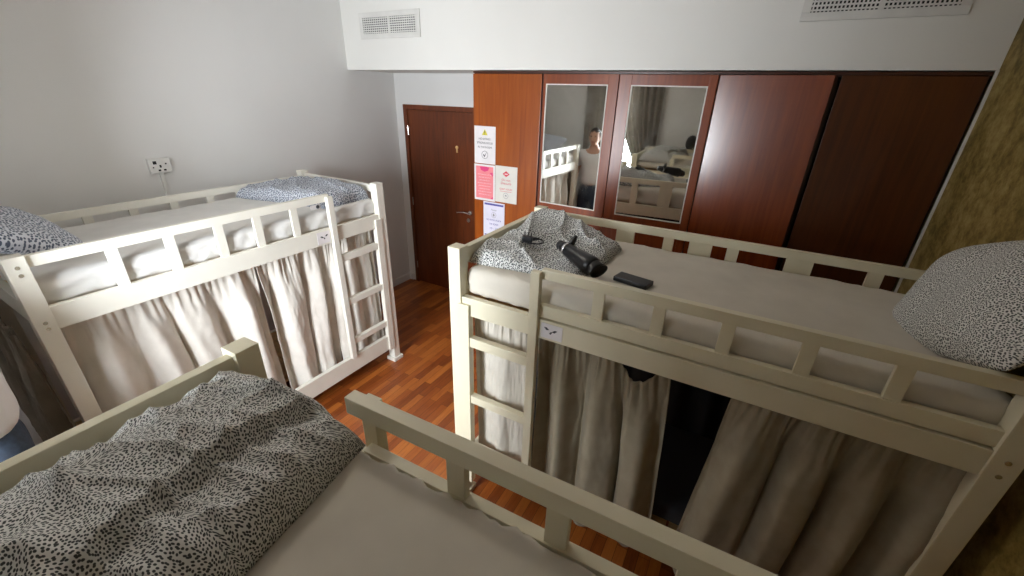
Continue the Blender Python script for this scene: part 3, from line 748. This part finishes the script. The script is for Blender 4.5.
def person(loc, rz):
    V, E, R = [], [], []
    def v(p, r, prev=None):
        V.append(p); R.append(r); i = len(V)-1
        if prev is not None: E.append((prev, i))
        return i
    # faces +Y, heights in metres for a 1.74 m figure
    pel = v((0, 0, .92), (.115, .10)); wst = v((0, 0, 1.08), (.105, .095), pel); ch = v((0, .005, 1.27), (.155, .11), wst)
    sh = v((0, -.005, 1.41), (.10, .075), ch); nk = v((0, .0, 1.49), .055, sh); v((0, .02, 1.57), .052, nk)
    arms = {}
    for sg in (-1, 1):
        s0 = v((sg*.17, -.005, 1.39), .058, sh); el = v((.34, -.11, 1.20), .043, s0) if sg > 0 else v((sg*.26, -.05, 1.12), .043, s0)
        wr = v((sg*.265, -.10, 1.07), .030, el) if sg > 0 else v((sg*.29, -.06, .88), .030, el)
        d = (Vector(V[wr])-Vector(V[el])).normalized(); pm = Vector(V[wr])+d*.05
        pal = v(tuple(pm), (.036, .022), wr)
        side = Vector((0, 0, 1)) if sg > 0 else Vector((0, 1, 0))
        nrm = d.cross(side).normalized()
        for k, (off, ln) in enumerate(((-.030, .060), (-.010, .072), (.010, .078), (.030, .070))):
            a = pm+d*.035+side*off; b = a+d*ln*.55+nrm*.006*sg; c = b+d*ln*.35+nrm*.022*sg
            i0 = v(tuple(a), .0095, pal); i1 = v(tuple(b), .0088, i0); v(tuple(c), .0078, i1)
        a = pm+side*.038+d*-.01; b = a+side*.028+d*.03; t0 = v(tuple(a), .0115, pal); t1 = v(tuple(b), .010, t0); v(tuple(b+d*.03), .009, t1)
    for sg in (-1, 1):
        hp = v((sg*.095, 0, .84), .095, pel); kn = v((sg*.105, .015, .49), .058, hp); an = v((sg*.11, -.02, .10), .040, kn)
        ft = v((sg*.115, .06, .045), (.042, .035), an); v((sg*.12, .15, .035), (.040, .026), ft)
    def head(bm):
        mt = Matrix.Translation((0, .03, 1.63))
        bmesh.ops.create_uvsphere(bm, u_segments=24, v_segments=18, radius=1, matrix=mt @ Matrix.Diagonal((.074, .094, .112, 1)))
        bmesh.ops.create_uvsphere(bm, u_segments=14, v_segments=10, radius=1, matrix=Matrix.Translation((0, .062, 1.565)) @ Matrix.Diagonal((.050, .052, .052, 1)))
        bmesh.ops.create_cone(bm, cap_ends=True, segments=10, radius1=.020, radius2=.008, depth=.055, matrix=Matrix.Translation((0, .126, 1.618)) @ Matrix.Rotation(-.35, 4, 'X'))
        for sg in (-1, 1): bmesh.ops.create_uvsphere(bm, u_segments=10, v_segments=8, radius=1, matrix=Matrix.Translation((sg*.076, .02, 1.62)) @ Matrix.Diagonal((.012, .020, .032, 1)))
    root = empty('person', loc, rz)
    tag(root, 'person in a pale shirt and blue jeans standing by the left edge', 'person')
    skin_mesh('body', V, E, R, 0, 2, head, .008, M['skin'], root)
    # shirt
    sv = [(0, 0, .93), (0, 0, 1.08), (0, .005, 1.27), (0, -.005, 1.40), (0, 0, 1.46)]; sr = [(.19, .145), (.168, .135), (.182, .14), (.125, .10), (.075, .068)]
    se = [(0, 1), (1, 2), (2, 3), (3, 4)]
    for sg in (-1, 1):
        n = len(sv); sv += [(sg*.17, -.005, 1.39), (sg*.225, -.03-.03*(sg > 0), 1.26), (sg*.255+.06*(sg > 0), -.048-.01*(sg > 0), 1.20)]; sr += [.075, .066, .062]; se += [(3, n), (n, n+1), (n+1, n+2)]
    skin_mesh('shirt', sv, se, sr, 0, 2, None, .010, M['shirt'], root)
    jv = [(0, 0, 1.03), (0, 0, .90)]; jr = [(.165, .12), (.17, .125)]; je = [(0, 1)]
    for sg in (-1, 1):
        n = len(jv); jv += [(sg*.095, 0, .80), (sg*.105, .015, .49), (sg*.11, -.015, .09)]; jr += [.108, .078, .066]; je += [(1, n), (n, n+1), (n+1, n+2)]
    skin_mesh('jeans', jv, je, jr, 0, 2, None, .010, M['denim'], root)
    bm = bmesh.new(); bmesh.ops.create_uvsphere(bm, u_segments=28, v_segments=20, radius=1, matrix=Matrix.Translation((0, .018, 1.648)) @ Matrix.Diagonal((.084, .096, .108, 1)))
    bmesh.ops.delete(bm, geom=[q for q in bm.verts if q.co.y > .055 and q.co.z < 1.69 or q.co.z < 1.57], context='VERTS')
    for q in bm.verts: q.co += q.normal*.006*noise.noise(q.co*60)
    h = finish('hair', bm, M['hair'], root, True); so = h.modifiers.new('thickness', 'SOLIDIFY'); so.thickness = .012
    for sg in (-1, 1):
        bm = bmesh.new(); bmesh.ops.create_uvsphere(bm, u_segments=10, v_segments=8, radius=.010, matrix=Matrix.Translation((sg*.030, .113, 1.642))); finish('eye', bm, M['eye'], root, True)
        bm = bmesh.new(); soft_box(bm, (sg*.118-.05, -.075, 0), (sg*.118+.05, .205, .085), .038, (8, 20, 6)); finish('shoe', bm, M['shoe'], root, True)
    bm = bmesh.new(); bmesh.ops.create_uvsphere(bm, u_segments=12, v_segments=8, radius=1, matrix=Matrix.Translation((0, .112, 1.568)) @ Matrix.Diagonal((.024, .008, .008, 1))); finish('lips', bm, M['lip'], root, True)
    root.scale = (1.09,)*3
    return root
person((-2.47, .05, 0), -.1)

# ------------------------------------------------------------------ light
w = bpy.data.worlds.new('daylight'); bpy.context.scene.world = w; w.use_nodes = True
bg = w.node_tree.nodes['Background']; bg.inputs[0].default_value = (.86, .93, 1, 1); bg.inputs[1].default_value = 6
def area(name, loc, rot, sx, sy, power, col):
    d = bpy.data.lights.new(name, 'AREA'); d.shape = 'RECTANGLE'; d.size = sx; d.size_y = sy; d.energy = power; d.color = col
    o = bpy.data.objects.new(name, d); C.objects.link(o); o.location = loc; o.rotation_euler = rot; return o
area('window_daylight', (-1.52, YB-.45, 1.80), (math.radians(84), 0, math.radians(20)), 1.45, 1.7, 320, (.90, .95, 1.0))
# warm fill lamp added on the ceiling, out of frame
cl = empty('fill_lamp', (-1.9, 1.2, ZC)); tag(cl, 'round fill lamp added above the gap between the bunks', 'fill lamp')
bm = bmesh.new(); cyl(bm, (0, 0, 0), (0, 0, -.05), .17, .17, 32); finish('base', bm, M['white_plastic'], cl)
m, nt, b = new_mat('fill_lamp_glow'); b.inputs['Emission Color'].default_value = (1, .93, .80, 1); b.inputs['Emission Strength'].default_value = 26
bm = bmesh.new(); bmesh.ops.create_uvsphere(bm, u_segments=28, v_segments=14, radius=1, matrix=Matrix.Translation((0, 0, -.05)) @ Matrix.Diagonal((.16, .16, .07, 1)))
finish('diffuser', bm, m, cl, True)

# ------------------------------------------------------------------ camera
cd = bpy.data.cameras.new('camera'); co = bpy.data.objects.new('camera', cd); C.objects.link(co)
cd.sensor_width = 36; cd.lens = CAM_F/1024*36; cd.clip_start = .02
cy, sy, cp, sp = math.cos(YAW), math.sin(YAW), math.cos(PITCH), math.sin(PITCH)
f = Vector((-sy*cp, cy*cp, -sp)); r = Vector((cy, sy, 0)); u = r.cross(f)
r2 = math.cos(ROLL)*r+math.sin(ROLL)*u; u2 = -math.sin(ROLL)*r+math.cos(ROLL)*u
mw = Matrix((r2, u2, -f)).transposed().to_4x4(); mw.translation = (0, 0, EYE); co.matrix_world = mw
sc = bpy.context.scene; sc.camera = co
sc.view_settings.view_transform = 'Standard'; sc.view_settings.look = 'None'; sc.view_settings.gamma = 1; sc.view_settings.exposure = .27
sc.view_settings.use_curve_mapping = False
sc.cycles.use_denoising = True; sc.cycles.max_bounces = 10; sc.cycles.diffuse_bounces = 6; sc.cycles.transparent_max_bounces = 8
